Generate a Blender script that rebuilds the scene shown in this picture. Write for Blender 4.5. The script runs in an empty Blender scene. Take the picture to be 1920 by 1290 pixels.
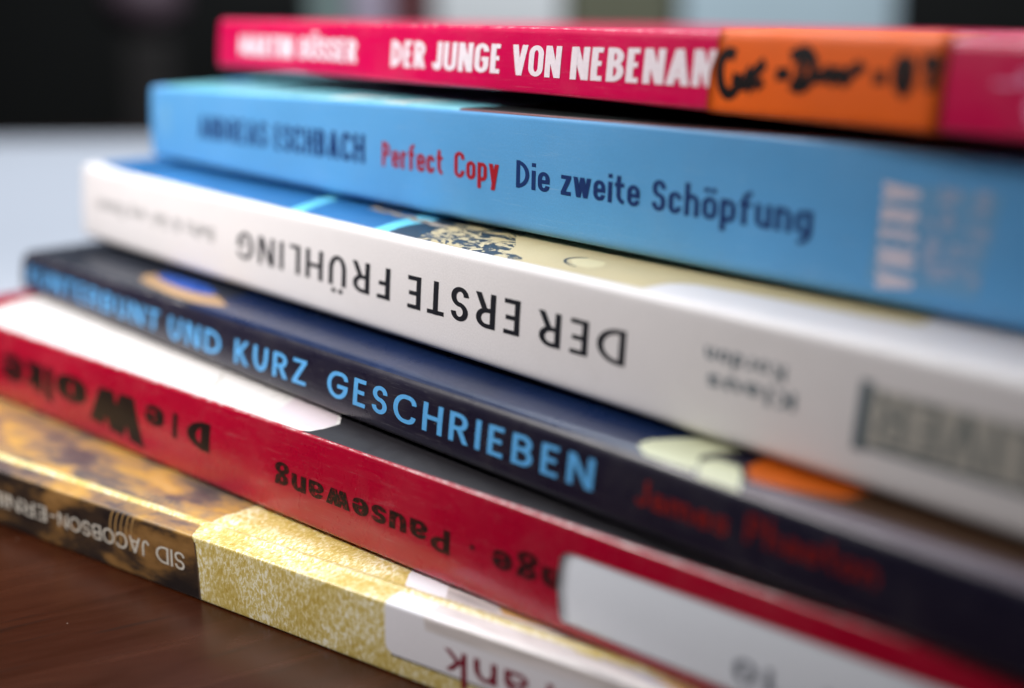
import bpy, math, random
from mathutils import Vector, Matrix, noise
random.seed(7)
MM = 0.001
sc = bpy.context.scene
C = sc.collection

# ------------------------------------------------------------------ camera
CAM_H = 80.94          # height of the lens above the table top, millimetres
pitch, roll = math.radians(15.143), math.radians(-0.9045)
fwd = Vector((0, math.cos(pitch), -math.sin(pitch)))
rt = Vector((1, 0, 0)); up = Vector((0, math.sin(pitch), math.cos(pitch)))
r2 = math.cos(roll) * rt + math.sin(roll) * up
u2 = -math.sin(roll) * rt + math.cos(roll) * up
cam_d = bpy.data.cameras.new('camera')
cam_d.sensor_width = 36; cam_d.lens = 36 * 2461.5 / 1920
cam_d.clip_start = 0.005; cam_d.clip_end = 50
cam_d.dof.use_dof = True
cam_d.dof.focus_distance = 0.175
cam_d.dof.aperture_fstop = 6.7
cam_d.dof.aperture_blades = 9
cam = bpy.data.objects.new('camera', cam_d); C.objects.link(cam)
M = Matrix((r2, u2, -fwd)).transposed().to_4x4()
cam.matrix_world = Matrix.Translation((0, 0, CAM_H * MM)) @ M
sc.camera = cam

# ------------------------------------------------------------------ world and lamps
w = bpy.data.worlds.new('World'); sc.world = w; w.use_nodes = True
w.node_tree.nodes['Background'].inputs[0].default_value = (0.75, 0.86, 1.0, 1)
w.node_tree.nodes['Background'].inputs[1].default_value = 0.02

def area(name, loc, target, sx, sy, power, col):
    l = bpy.data.lights.new(name, 'AREA'); l.shape = 'RECTANGLE'; l.size = sx; l.size_y = sy
    l.energy = power; l.color = col
    o = bpy.data.objects.new(name, l); C.objects.link(o); o.location = loc
    o.rotation_euler = (Vector(target) - Vector(loc)).to_track_quat('-Z', 'Y').to_euler()
    return o
area('window_light_above', (-0.06, 0.56, 0.80), (0, 0.2, 0.05), 0.6, 0.5, 10.5, (0.88, 0.94, 1.0))
la = area('key_light_left', (-0.26, 0.17, 0.28), (-0.05, 0.222, 0.03), 0.12, 0.12, 0.30, (1.0, 0.97, 0.95)); la.data.spread = math.radians(66)  # added key lamp, close and narrow so the spines darken towards the right
area('backdrop_fill_light', (0.2, 1.2, 1.0), (0.1, 2.1, -0.1), 1.0, 0.5, 17.0, (0.92, 0.97, 1.0))  # added unseen lamp that brightens the background panels

sc.view_settings.view_transform = 'Standard'
sc.view_settings.look = 'None'
sc.view_settings.exposure = 0; sc.view_settings.gamma = 1
sc.cycles.use_denoising = True
sc.cycles.max_bounces = 8

# ------------------------------------------------------------------ materials
def lin(c):
    return tuple(((x / 255) / 12.92 if x <= 10 else ((x / 255 + 0.055) / 1.055) ** 2.4) for x in c) + (1,)

class NT:
    def __init__(s, name):
        s.m = bpy.data.materials.new(name); s.m.use_nodes = True
        s.t = s.m.node_tree; s.b = s.t.nodes['Principled BSDF']
    def n(s, typ, **kw):
        x = s.t.nodes.new(typ)
        for k, v in kw.items(): setattr(x, k, v)
        return x
    def l(s, a, b): s.t.links.new(a, b)
    def coords(s, scale=(1, 1, 1), kind='UV', rot=0):
        tc = s.n('ShaderNodeTexCoord'); mp = s.n('ShaderNodeMapping')
        mp.inputs['Scale'].default_value = scale; mp.inputs['Rotation'].default_value = (0, 0, rot)
        s.l(tc.outputs[kind], mp.inputs['Vector']); return mp.outputs[0]
    def noise(s, scale, detail=3, rough=.55, vec=None, dist=0):
        x = s.n('ShaderNodeTexNoise'); x.inputs['Scale'].default_value = scale
        x.inputs['Detail'].default_value = detail; x.inputs['Roughness'].default_value = rough
        x.inputs['Distortion'].default_value = dist
        if vec is not None: s.l(vec, x.inputs['Vector'])
        return x.outputs['Fac']
    def ramp(s, fac, stops, interp='LINEAR'):
        r = s.n('ShaderNodeValToRGB'); r.color_ramp.interpolation = interp
        e = r.color_ramp.elements
        while len(e) < len(stops): e.new(0.5)
        for i, (p, c) in enumerate(stops): e[i].position = p; e[i].color = c
        s.l(fac, r.inputs[0]); return r.outputs[0]
    def mix(s, fac, a, b):
        x = s.n('ShaderNodeMix', data_type='RGBA')
        if isinstance(fac, (int, float)): x.inputs[0].default_value = fac
        else: s.l(fac, x.inputs[0])
        for i, v in ((6, a), (7, b)):
            if isinstance(v, tuple): x.inputs[i].default_value = v
            else: s.l(v, x.inputs[i])
        return x.outputs[2]
    def color(s, v):
        if isinstance(v, tuple): s.b.inputs['Base Color'].default_value = v
        else: s.l(v, s.b.inputs['Base Color'])
    def bump(s, fac, strength, dist=0.0001):
        x = s.n('ShaderNodeBump'); x.inputs['Strength'].default_value = strength
        x.inputs['Distance'].default_value = dist
        s.l(fac, x.inputs['Height']); s.l(x.outputs[0], s.b.inputs['Normal'])

def bw(v): return (v, v, v, 1)

def printed(name, col, rough=.38, var=.12, coat=0.0, dust=.25, bump=.25, wear=0.0):
    """laminated card: slight mottling of the ink, paper tooth, specks of dust, handling marks in the gloss"""
    m = NT(name); c = lin(col)
    v = m.coords()
    blot = m.noise(.045, 4, .6, v)
    dark = tuple(x * (1 - var) for x in c[:3]) + (1,)
    lite = tuple(min(1, x * (1 + var)) for x in c[:3]) + (1,)
    base = m.ramp(blot, [(.3, dark), (.7, lite)])
    grain = m.noise(4.0, 2, .7, v)
    g = m.ramp(grain, [(.35, bw(.9)), (.65, bw(1.0))])
    x = m.n('ShaderNodeMix', data_type='RGBA', blend_type='MULTIPLY'); x.inputs[0].default_value = 1
    m.l(base, x.inputs[6]); m.l(g, x.inputs[7]); base = x.outputs[2]
    vor = m.n('ShaderNodeTexVoronoi'); vor.inputs['Scale'].default_value = .33; m.l(v, vor.inputs['Vector'])
    dm = m.ramp(vor.outputs['Distance'], [(.018, bw(dust)), (.03, bw(0))])
    base = m.mix(dm, base, (.8, .8, .78, 1))
    if wear:
        tc = m.n('ShaderNodeTexCoord'); sx = m.n('ShaderNodeSeparateXYZ'); m.l(tc.outputs['UV'], sx.inputs[0])
        ab = m.n('ShaderNodeMath', operation='ABSOLUTE'); m.l(sx.outputs[1], ab.inputs[0])
        near = m.n('ShaderNodeMapRange'); near.inputs[1].default_value = .75; near.inputs[2].default_value = .05
        m.l(ab.outputs[0], near.inputs[0])
        wn = m.noise(1.0, 5, .75, m.coords((.35, 1.2, 1)))
        sm = m.n('ShaderNodeMath', operation='MULTIPLY'); m.l(near.outputs[0], sm.inputs[0]); m.l(wn, sm.inputs[1])
        base = m.mix(m.ramp(sm.outputs[0], [(.46, bw(0)), (.56, bw(wear))]), base, (.72, .70, .68, 1))
        sc_ = m.noise(1.0, 2, .5, m.coords((.05, 1.7, 1), 'UV', .12))
        base = m.mix(m.ramp(sc_, [(.495, bw(0)), (.5, bw(wear * .16)), (.505, bw(0))]), base, (.75, .74, .72, 1))
        sm2 = m.noise(.09, 4, .6, v, .5)
        base = m.mix(m.ramp(sm2, [(.5, bw(0)), (.75, bw(.10 * wear))]), base, (.30, .27, .24, 1))
    m.color(base)
    r = m.ramp(m.noise(.12, 5, .7, v, .6), [(.3, bw(max(.05, rough - .07))), (.7, bw(rough + .1))])
    m.l(r, m.b.inputs['Roughness'])
    m.b.inputs['Specular IOR Level'].default_value = .3
    m.b.inputs['Coat Weight'].default_value = coat; m.b.inputs['Coat Roughness'].default_value = .18
    m.bump(m.noise(2.2, 3, .6, v), bump, 2e-5)
    return m.m

def ink(name, col, rough=.4, worn=0.0, under=None):
    m = NT(name); v = m.coords()
    c = lin(col)
    g = m.ramp(m.noise(1.6, 3, .6, v), [(.3, tuple(x * .88 for x in c[:3]) + (1,)), (.7, c)])
    if worn:
        k = m.ramp(m.noise(1.9, 5, .75, v, .4), [(.60 - .06 * worn, bw(0)), (.66 - .06 * worn, bw(.85))])
        g = m.mix(k, g, lin(under))
    m.color(g); m.b.inputs['Roughness'].default_value = rough; m.b.inputs['Specular IOR Level'].default_value = .3
    return m.m

def paper_edges(name, col):
    m = NT(name)
    v = m.coords((1, 1, 1), 'Object')
    wv = m.n('ShaderNodeTexNoise'); wv.inputs['Scale'].default_value = 1
    mp = m.coords((60, 60, 9000), 'Object'); m.l(mp, wv.inputs['Vector'])
    c = lin(col)
    m.color(m.ramp(wv.outputs['Fac'], [(.35, tuple(x * .62 for x in c[:3]) + (1,)), (.65, c)]))
    m.b.inputs['Roughness'].default_value = .85
    m.bump(wv.outputs['Fac'], .5, 1e-4)
    return m.m

def wood():
    m = NT('dark_varnished_wood')
    v = m.coords((1, 1, 1), 'Object', math.radians(-28))
    mp = m.n('ShaderNodeMapping'); mp.inputs['Scale'].default_value = (12, 95, 40); m.l(v, mp.inputs['Vector'])
    grain = m.noise(1, 8, .68, mp.outputs[0], .8)
    broad = m.noise(14, 3, .5, v)
    mp2 = m.n('ShaderNodeMapping'); mp2.inputs['Scale'].default_value = (50, 900, 40); m.l(v, mp2.inputs['Vector'])
    pores = m.noise(1, 3, .5, mp2.outputs[0])
    a = m.ramp(grain, [(.3, (.009, .0020, .0008, 1)), (.5, (.027, .0056, .0015, 1)), (.72, (.056, .0125, .0026, 1))])
    b = m.ramp(broad, [(.3, (.016, .0045, .0020, 1)), (.7, (.048, .011, .0025, 1))])
    c = m.mix(.45, a, b)
    pk = m.ramp(pores, [(.60, bw(0)), (.70, bw(.55))])
    c = m.mix(pk, c, (.012, .005, .003, 1))
    vor = m.n('ShaderNodeTexVoronoi'); vor.inputs['Scale'].default_value = 170; m.l(v, vor.inputs['Vector'])
    c = m.mix(m.ramp(vor.outputs['Distance'], [(.012, bw(.6)), (.03, bw(0))]), c, (.5, .42, .35, 1))
    m.color(c)
    m.l(m.ramp(grain, [(.3, bw(.20)), (.7, bw(.30))]), m.b.inputs['Roughness'])
    m.b.inputs['Specular IOR Level'].default_value = .22
    m.bump(grain, .15, 1.5e-4)
    return m.m

def plain(name, col, rough=.7, var=.15, scale=3, kind='Object', emit=0):
    m = NT(name); v = m.coords((1, 1, 1), kind); c = lin(col)
    m.color(m.ramp(m.noise(scale, 4, .6, v), [(.3, tuple(x * (1 - var) for x in c[:3]) + (1,)), (.7, c)]))
    m.b.inputs['Roughness'].default_value = rough
    return m.m

# ------------------------------------------------------------------ books
def mesh(name, verts, faces, mat, parent=None, uvs=None, smooth=True, mats=None, fmi=None):
    me = bpy.data.meshes.new(name); me.from_pydata([tuple(v) for v in verts], [], faces)
    if uvs is not None:
        ul = me.uv_layers.new(name='UVMap')
        for lp in me.loops: ul.data[lp.index].uv = uvs[lp.vertex_index]
    for mm in (mats or [mat]): me.materials.append(mm)
    if fmi:
        for p, k in zip(me.polygons, fmi): p.material_index = k
    if smooth:
        for p in me.polygons: p.use_smooth = True
    me.update()
    o = bpy.data.objects.new(name, me); C.objects.link(o)
    if parent is not None: o.parent = parent
    return o

D0 = Vector((math.sin(math.radians(42)), -math.cos(math.radians(42)), 0))

class Book:
    """local frame in mm: x along the spine from its far end, y into the book, z up"""
    def __init__(s, name, label, O, yaw, t, zB, skew, bows, L, W, rt_=1.0, rb=.8, bulge=.2, group=None, groove=0, cov=.32, rise=.45, x0=0, fall=0, sag=0):
        s.O = Vector(O); s.th = math.radians(yaw); s.t = t; s.zB = zB; s.skew = skew; s.bows = bows
        s.L = L; s.W = W; s.rt = rt_; s.rb = rb; s.bulge = bulge; s.groove = groove; s.cov = cov; s.rise = rise; s.fall = fall; s.x0 = x0; s.sag = sag
        s.H = t * math.hypot(1, skew)
        s.seed = random.random() * 100
        e = bpy.data.objects.new(name, None); C.objects.link(e)
        e.empty_display_size = .02
        e.location = (s.O.x * MM, s.O.y * MM, (zB + CAM_H) * MM)
        e.rotation_euler = (0, 0, s.th - math.pi / 2)
        e['label'] = label; e['category'] = 'book'; e['group'] = 'books piled in one stack'
        s.e = e
        s.d = Vector((math.sin(s.th), -math.cos(s.th), 0))
    def bow(s, x):
        u = (s.O + s.d * x).dot(D0) / 100
        aT, bT, aB, bB = s.bows
        return aT * u + bT * u * u, aB * u + bB * u * u
    def raw(s, x, w):
        """w>0: on the top cover, w mm in from the edge; 0..-H down the spine; below -H under the bottom cover"""
        bt, bb = s.bow(x)
        H, t = s.H, s.t
        topc = Vector((0, t + bt)); botc = Vector((-s.skew * t, bb))
        def top(y):
            k = min(1, max(0, (y - 14) / 25)); z = s.rise * k * k * (3 - 2 * k) - s.fall * min(1, max(0, y / s.W))
            if s.groove: z -= s.groove * math.exp(-((y - 5.0) / 1.1) ** 2) - s.groove * .35 * math.exp(-((y - 7.2) / 1.2) ** 2)
            return topc + Vector((y, z))
        if w >= s.rt: p = top(w)
        elif w > -s.rt:
            q = (w + s.rt) / (2 * s.rt)
            a = topc + (botc - topc) * (s.rt / H); b = top(s.rt)
            p = a * (1 - q) ** 2 + topc * 2 * q * (1 - q) + b * q * q
        elif w >= -(H - s.rb): p = topc + (botc - topc) * (-w / H)
        elif w > -(H + s.rb):
            q = (-w - (H - s.rb)) / (2 * s.rb)
            a = botc + (topc - botc) * (s.rb / H); b = botc + Vector((s.rb, 0))
            p = a * (1 - q) ** 2 + botc * 2 * q * (1 - q) + b * q * q
        else:
            y = -w - H; k = min(1, y / 50)
            p = botc + Vector((y, -s.sag * k * k * (3 - 2 * k)))
        out = 0
        if -H < w < 0:
            k = -w / H; out = s.bulge * 4 * k * (1 - k)
        wob = .05 * noise.noise(Vector((x * .045 + s.seed, w * .08, 3.1))) if -H < w < 2 else 0
        return Vector((x, p.x - out - wob, p.y))
    def surf(s, x, w, eps=0):
        p = s.raw(x, w)
        a = s.raw(x, w + .05); b = s.raw(x, w - .05); c = s.raw(x + .5, w); d = s.raw(x - .5, w)
        n = (c - d).cross(a - b)
        n.normalize()
        mid = Vector((x, s.W * .4, s.t * .5))
        if n.dot(mid - p) > 0: n = -n
        return p + n * eps
    fit = None
    def tr(s, x, w):
        """measured lettering/print coordinates -> millimetres on this book"""
        if not s.fit: return x, w
        (a, b, c), (k1, k0), (h1, h0) = s.fit
        X = (a * x + b) / (1 + c * x)
        if w > 0: X += (h1 * x + h0) * min(w, 14); w *= (k1 * x + k0)
        return max(s.x0 + .2, min(s.L - .2, X)), min(w, s.W - .5)
    def wv(s, v): return -(1 - v) * s.H
    def cover(s, mat, paper, mats=None, mi=None):
        ws = [s.W]
        y = s.W
        while y > 16: ws.append(y); y -= 6
        y = 14.
        while y > s.rt + .3: ws.append(y); y -= (.5 if s.groove and y < 9 else 1.)
        n = 10
        ws += [s.rt - 2 * s.rt * i / n for i in range(n + 1)]
        m = 12
        a, b = -s.rt, -(s.H - s.rb)
        ws += [a + (b - a) * i / m for i in range(1, m)]
        ws += [-(s.H - s.rb) - 2 * s.rb * i / 8 for i in range(9)]
        y = 6.
        while y < s.W + s.skew * s.t - 3: ws.append(-s.H - y); y += 8
        ws.append(-s.H - s.W - s.skew * s.t)
        ws = sorted(set(ws), reverse=True)
        xs = [s.x0 + (s.L - s.x0) * i / 60 for i in range(61)]
        vo, uv, faces = [], [], []
        nw = len(ws)
        for layer in (0, 1):
            for x in xs:
                for q in ws:
                    p = s.surf(x, q, -s.cov if layer else 0)
                    vo.append(p * MM); uv.append((x, q))
        N = len(xs) * nw
        fm = []
        for i in range(len(xs) - 1):
            for j in range(nw - 1):
                a = i * nw + j
                f = (a, a + nw, a + nw + 1, a + 1)
                faces.append(f); fm.append(mi((xs[i] + xs[i + 1]) / 2, (ws[j] + ws[j + 1]) / 2) if mi else 0)
                faces.append(tuple(N + k for k in reversed(f))); fm.append(0)
        for j in range(nw - 1):
            for i, fl in ((0, 0), (len(xs) - 1, 1)):
                a = i * nw + j; f = (a, a + 1, N + a + 1, N + a)
                faces.append(f if not fl else tuple(reversed(f))); fm.append(0)
        for j in (0, nw - 1):
            for i in range(len(xs) - 1):
                a = i * nw + j; f = (a, a + nw, N + a + nw, N + a)
                faces.append(f if j else tuple(reversed(f))); fm.append(0)
        o = mesh('cover', vo, faces, mat, s.e, uv, mats=mats, fmi=fm if mi else None)
        # page block
        vs, fs = [], []
        g = .04
        M_ = 24
        for i in range(M_ + 1):
            x = s.x0 + .3 + (s.L - s.x0 - .6) * i / M_
            bt, bb = s.bow(x)
            for (y, z) in ((1.0, s.t + bt - s.cov - g), (20, s.t + bt - s.fall * 20 / s.W - s.cov - g), (40, s.t + bt + s.rise - s.fall * 40 / s.W - s.cov - g), (s.W - 1.2, s.t + bt + s.rise - s.fall - s.cov - g),
                           (s.W - 1.2 - s.skew * s.t, bb + s.cov + g - s.sag), (50, bb + s.cov + g - s.sag), (25, bb + s.cov + g - s.sag * .5), (1.0 - s.skew * s.t, bb + s.cov + g)):
                vs.append(Vector((x, y, z)) * MM)
        for i in range(M_):
            for j in range(8):
                a = i * 8 + j; b = i * 8 + (j + 1) % 8
                fs.append((a, b, b + 8, a + 8))
        fs.append(tuple(range(7, -1, -1))); fs.append(tuple(M_ * 8 + k for k in range(8)))
        mesh('page_block', vs, fs, paper, s.e, smooth=False)
        return o
    def patch(s, name, left, right, mat, eps=.02, thick=0, parent=None, step=2.0):
        """surface between two edges given as lists (w, s), sharing w stations; closed sheet when thick"""
        def interp(tab, q):
            tab = sorted(tab)
            if q <= tab[0][0]: return tab[0][1]
            for (a, x), (b, y) in zip(tab, tab[1:]):
                if q <= b: return x + (y - x) * (q - a) / (b - a)
            return tab[-1][1]
        w0 = max(min(a for a, _ in left), min(a for a, _ in right)); w1 = min(max(a for a, _ in left), max(a for a, _ in right))
        ws = []
        q = w0
        while q < w1 - 1e-6:
            ws.append(q)
            near = -s.rt - .3 < q < s.rt + .3 or -s.H - s.rb - .3 < q < -s.H + s.rb + .3
            q += .18 if near else (.5 if q < 12 else 5)
        ws.append(w1)
        nx = max(2, int(max(abs(interp(right, q) - interp(left, q)) for q in ws) / step) + 1)
        vo, uv, fs = [], [], []
        layers = (eps,) if not thick else (eps, eps + thick)
        for ep in layers:
            for q in ws:
                a, b = interp(left, q), interp(right, q)
                for i in range(nx + 1):
                    x = a + (b - a) * i / nx
                    X_, Q_ = s.tr(x, q)
                    vo.append(s.surf(X_, Q_, ep) * MM); uv.append((x, q))
        R = nx + 1; NN = len(ws) * R
        for k in range(len(layers)):
            for j in range(len(ws) - 1):
                for i in range(nx):
                    a = k * NN + j * R + i; fs.append((a, a + 1, a + R + 1, a + R))
        if thick:
            for j in range(len(ws) - 1):
                for i in (0, nx):
                    a = j * R + i; fs.append((a, a + R, a + R + NN, a + NN))
            for j in (0, len(ws) - 1):
                for i in range(nx):
                    a = j * R + i; fs.append((a, a + 1, a + 1 + NN, a + NN))
        return mesh(name, vo, fs, mat, parent or s.e, uv)
    def shapes(s, name, polys, mat, eps=.02, parent=None, fn=None):
        """list of quads strips [(x,w)...] pairs -> one mesh, each strip a hair above the last"""
        vo, uv, fs = [], [], []
        for k, strip in enumerate(polys):
            b = len(vo)
            for (x, q) in strip:
                if fn: x, q = fn(x, q)
                X_, Q_ = s.tr(x, q)
                vo.append(s.surf(X_, Q_, eps + .0035 * (k % 9)) * MM); uv.append((x, q))
            for i in range(0, len(strip) - 2, 2):
                fs.append((b + i, b + i + 1, b + i + 3, b + i + 2))
        return mesh(name, vo, fs, mat, parent or s.e, uv)

# ------------------------------------------------------------------ lettering: stroke-built alphabet
def corner_path(pts, k1=1.05, k2=1.6, seg=7):
    """pts (x,y,round?) -> polyline with elliptical corners"""
    out = []; n = len(pts); closed = pts[0][:2] == pts[-1][:2]
    P = pts[:-1] if closed else pts
    m = len(P)
    def rnd(i): return len(P[i]) > 2 and P[i][2]
    for i in range(m):
        x, y = P[i][:2]
        if not rnd(i) or (not closed and i in (0, m - 1)): out.append((x, y)); continue
        a = P[(i - 1) % m]; b = P[(i + 1) % m]
        la = math.hypot(a[0] - x, a[1] - y); lb = math.hypot(b[0] - x, b[1] - y)
        if rnd((i - 1) % m) and (closed or i - 1 > 0): la *= .5
        if rnd((i + 1) % m) and (closed or i + 1 < m - 1): lb *= .5
        ha = abs(a[0] - x) > abs(a[1] - y)
        rx, ry = (la, lb) if ha else (lb, la)
        rx2 = min(rx, ry * k1 if ry * k1 < rx else rx); ry2 = min(ry, rx2 * k2)
        ra, rb = (rx2, ry2) if ha else (ry2, rx2)
        La = math.hypot(a[0] - x, a[1] - y); Lb = math.hypot(b[0] - x, b[1] - y)
        ax, ay = x + (a[0] - x) / La * ra, y + (a[1] - y) / La * ra
        bx, by = x + (b[0] - x) / Lb * rb, y + (b[1] - y) / Lb * rb
        for j in range(seg + 1):
            q = j / seg * math.pi / 2
            # quarter ellipse centre c = a + (b - corner)
            cx, cy = ax + bx - x, ay + by - y
            out.append((cx + (ax - cx) * math.cos(q) + (bx - cx) * math.sin(q),
                        cy + (ay - cy) * math.cos(q) + (by - cy) * math.sin(q)))
    if closed: out.append(out[0])
    return out

def ribbon(path, s, h, step=.12):
    """pen with width s across vertical strokes and h across horizontal ones"""
    f = s / h
    pts = [(x, y * f) for x, y in path]
    dd = [pts[0]]
    for p in pts[1:]:
        q = dd[-1]
        L = math.hypot(p[0] - q[0], p[1] - q[1])
        if L < 1e-6: continue
        n = max(1, int(L / step))
        for i in range(1, n + 1): dd.append((q[0] + (p[0] - q[0]) * i / n, q[1] + (p[1] - q[1]) * i / n))
    pts = dd; closed = math.hypot(pts[0][0] - pts[-1][0], pts[0][1] - pts[-1][1]) < 1e-6
    out = []; n = len(pts)
    for i in range(n):
        a = pts[i - 1] if i > 0 else (pts[-2] if closed else None)
        b = pts[i + 1] if i < n - 1 else (pts[1] if closed else None)
        p = pts[i]
        def nrm(u, v):
            dx, dy = v[0] - u[0], v[1] - u[1]; L = math.hypot(dx, dy); return (-dy / L, dx / L)
        if a is None: nx, ny = nrm(p, b); k = 1
        elif b is None: nx, ny = nrm(a, p); k = 1
        else:
            n1, n2 = nrm(a, p), nrm(p, b)
            nx, ny = n1[0] + n2[0], n1[1] + n2[1]; L = math.hypot(nx, ny)
            if L < 1e-3: nx, ny = n1; k = 1
            else:
                nx /= L; ny /= L; k = min(1 / max(.35, nx * n1[0] + ny * n1[1]), 1.6)
        out.append((p[0] + nx * k * s / 2, (p[1] + ny * k * s / 2) / f))
        out.append((p[0] - nx * k * s / 2, (p[1] - ny * k * s / 2) / f))
    return out

class Font:
    def __init__(s, stem=.16, bar=.13, w=.62, xh=.72, k1=1.05, k2=1.3, space=.16, gap=.42, round_w=1.0, lw=.9):
        s.s = stem; s.h = bar; s.w = w; s.xh = xh; s.k1 = k1; s.k2 = k2; s.sp = space; s.gap = gap; s.rw = round_w; s.lw = lw
    def P(s, pts, W, y0=0., y1=1.):
        """frame path, ends on the frame run out to the full height or width"""
        def mp(p):
            return (s.s / 2 + p[0] * (W - s.s), y0 + s.h / 2 + p[1] * (y1 - y0 - s.h)) + tuple(p[2:])
        q = [mp(p) for p in pts]
        if q[0][:2] != q[-1][:2]:
            for e, nb, raw in ((0, 1, pts[0]), (-1, -2, pts[-1])):
                dx, dy = q[e][0] - q[nb][0], q[e][1] - q[nb][1]
                if abs(dx) < 1e-6 and raw[1] in (0, 1): q[e] = (q[e][0], q[e][1] + math.copysign(s.h / 2, dy))
                elif abs(dy) < 1e-6 and raw[0] in (0, 1) and len(pts[e]) < 3: q[e] = (q[e][0] + math.copysign(s.s / 2, dx), q[e][1])
        return ribbon(corner_path(q, s.k1, s.k2), s.s, s.h)
    def V(s, x, y0, y1, W, k=1.):
        c = s.s / 2 + x * (W - s.s); a = s.s * k / 2
        n = max(1, int(abs(y1 - y0) / .15)); r = []
        for i in range(n + 1):
            y = y0 + (y1 - y0) * i / n; r += [(c - a, y), (c + a, y)]
        return r
    def B(s, x0, x1, y, W):
        """horizontal bar, ends flush with the stems they meet"""
        a = s.s / 2 + x0 * (W - s.s); b = s.s / 2 + x1 * (W - s.s)
        n = max(1, int((b - a) / .15)); r = []
        for i in range(n + 1):
            x = a + (b - a) * i / n; r += [(x, y - s.h / 2), (x, y + s.h / 2)]
        return r
    def G(s, x0, y0, x1, y1, W, k=1.1):
        """diagonal with level ends"""
        a = s.s * k / 2; n = 8; r = []
        for i in range(n + 1):
            q = i / n; x = s.s / 2 + (x0 + (x1 - x0) * q) * (W - s.s); y = y0 + (y1 - y0) * q
            r += [(x - a, y), (x + a, y)]
        return r
    def dot(s, cx, cy, rr):
        r = []
        for i in range(0, 9):
            q = math.pi * i / 8; x = cx - rr * math.cos(q); d = rr * math.sin(q)
            r += [(x, cy - d), (x, cy + d)]
        return r
    def glyph(s, ch):
        w = s.w; R = s.rw; S = s.s; h = s.h; X = s.xh
        P, V, B, G = s.P, s.V, s.B, s.G
        T = 1
        if ch == 'A': W = w * 1.12; return W, [G(0, 0, .5, 1, W), G(1, 0, .5, 1, W), B(.2, .8, .27, W)]
        if ch == 'B': W = w * .95; return W, [V(0, 0, 1, W), P([(.0, 1), (.92, 1, 1), (.92, .54, 1), (0, .54)], W)[2:], P([(0, .54), (1, .54, 1), (1, 0, 1), (0, 0)], W)[2:]]
        if ch == 'C': W = w * R; return W, [P([(1, .74), (1, 1, 1), (0, 1, 1), (0, 0, 1), (1, 0, 1), (1, .26)], W)]
        if ch == 'D': W = w * (1 + R) / 2 * 1.05; return W, [V(0, 0, 1, W), P([(0, 1), (1, 1, 1), (1, 0, 1), (0, 0)], W)]
        if ch == 'E': W = w * .78; return W, [V(0, 0, 1, W), B(.0, 1.15, 1 - h / 2, W), B(0, 1., .52, W), B(0, 1.15, h / 2, W)]
        if ch == 'F': W = w * .74; return W, [V(0, 0, 1, W), B(.0, 1.15, 1 - h / 2, W), B(0, .95, .5, W)]
        if ch == 'G': W = w * R * 1.02; return W, [P([(1, .76), (1, 1, 1), (0, 1, 1), (0, 0, 1), (1, 0, 1), (1, .46)], W), B(.5, 1 + S / 2 / (W - S), .47, W)]
        if ch == 'H': W = w * 1.05; return W, [V(0, 0, 1, W), V(1, 0, 1, W), B(0, 1, .52, W)]
        if ch == 'I': return S, [V(0, 0, 1, S + 1e-6)]
        if ch == 'J': W = w * .72; return W, [P([(0, .22), (0, 0, 1), (1, 0, 1), (1, 1)], W)]
        if ch == 'K': W = w * 1.0; return W, [V(0, 0, 1, W), G(.15, .42, .95, 1, W, 1.15), G(.34, .55, 1.02, 0, W, 1.15)]
        if ch == 'L': W = w * .72; return W, [V(0, 0, 1, W), B(0, 1.15, h / 2, W)]
        if ch == 'M': W = w * 1.3; return W, [V(0, 0, 1, W), V(1, 0, 1, W), G(0.02, 1, .5, .1, W, .95), G(.98, 1, .5, .1, W, .95)]
        if ch == 'N': W = w * 1.08; return W, [V(0, 0, 1, W), V(1, 0, 1, W), G(.04, 1, .96, 0, W, 1.1)]
        if ch == 'O': W = w * R * 1.05; return W, [P([(0, 0, 1), (0, 1, 1), (1, 1, 1), (1, 0, 1), (0, 0, 1)], W)]
        if ch == 'P': W = w * .92; return W, [V(0, 0, 1, W), P([(0, 1), (1, 1, 1), (1, .44, 1), (0, .44)], W)]
        if ch == 'R': W = w * .96; return W, [V(0, 0, 1, W), P([(0, 1), (.95, 1, 1), (.95, .48, 1), (0, .48)], W), G(.5, .5, 1.02, 0, W, 1.12)]
        if ch == 'S': W = w * .88; return W, [P([(.98, .76), (.98, 1, 1), (.02, 1, 1), (.02, .53, 1), (1, .5, 1), (1, 0, 1), (0, 0, 1), (0, .24)], W)]
        if ch == 'T': W = w * .9; return W, [V(.5, 0, 1, W), B(-S / 2 / (W - S), 1 + S / 2 / (W - S), 1 - h / 2, W)]
        if ch == 'U': W = w * 1.02; return W, [P([(0, 1), (0, 0, 1), (1, 0, 1), (1, 1)], W)]
        if ch == 'V': W = w * 1.1; return W, [G(0, 1, .5, 0, W), G(1, 1, .5, 0, W)]
        if ch == 'W': W = w * 1.75; return W, [G(0, 1, .25, 0, W), G(.5, 1, .25, 0, W), G(.5, 1, .75, 0, W), G(1, 1, .75, 0, W)]
        if ch == 'Z': W = w * .88; e = S / 2 / (W - S); return W, [B(-e, 1 + e, 1 - h / 2, W), B(-e, 1 + e, h / 2, W), G(.94, 1 - h, .06, h, W, 1.15)]
        if ch in 'ÜÖ':
            W, q = s.glyph('U' if ch == 'Ü' else 'O'); return W, q + [s.dot(W * .3, 1.17, S * .52), s.dot(W * .7, 1.17, S * .52)]
        # lower case
        W = w * s.lw
        if ch == 'a': return W, [P([(.06, .74), (.06, 1, 1), (1, 1, 1), (1, 0)], W, 0, X), P([(1, .56), (0, .56, 1), (0, 0, 1), (.96, 0, 1), (1, .2)], W, 0, X)]
        if ch == 'c': W *= .92; return W, [P([(1, .7), (1, 1, 1), (0, 1, 1), (0, 0, 1), (1, 0, 1), (1, .3)], W, 0, X)]
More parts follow.
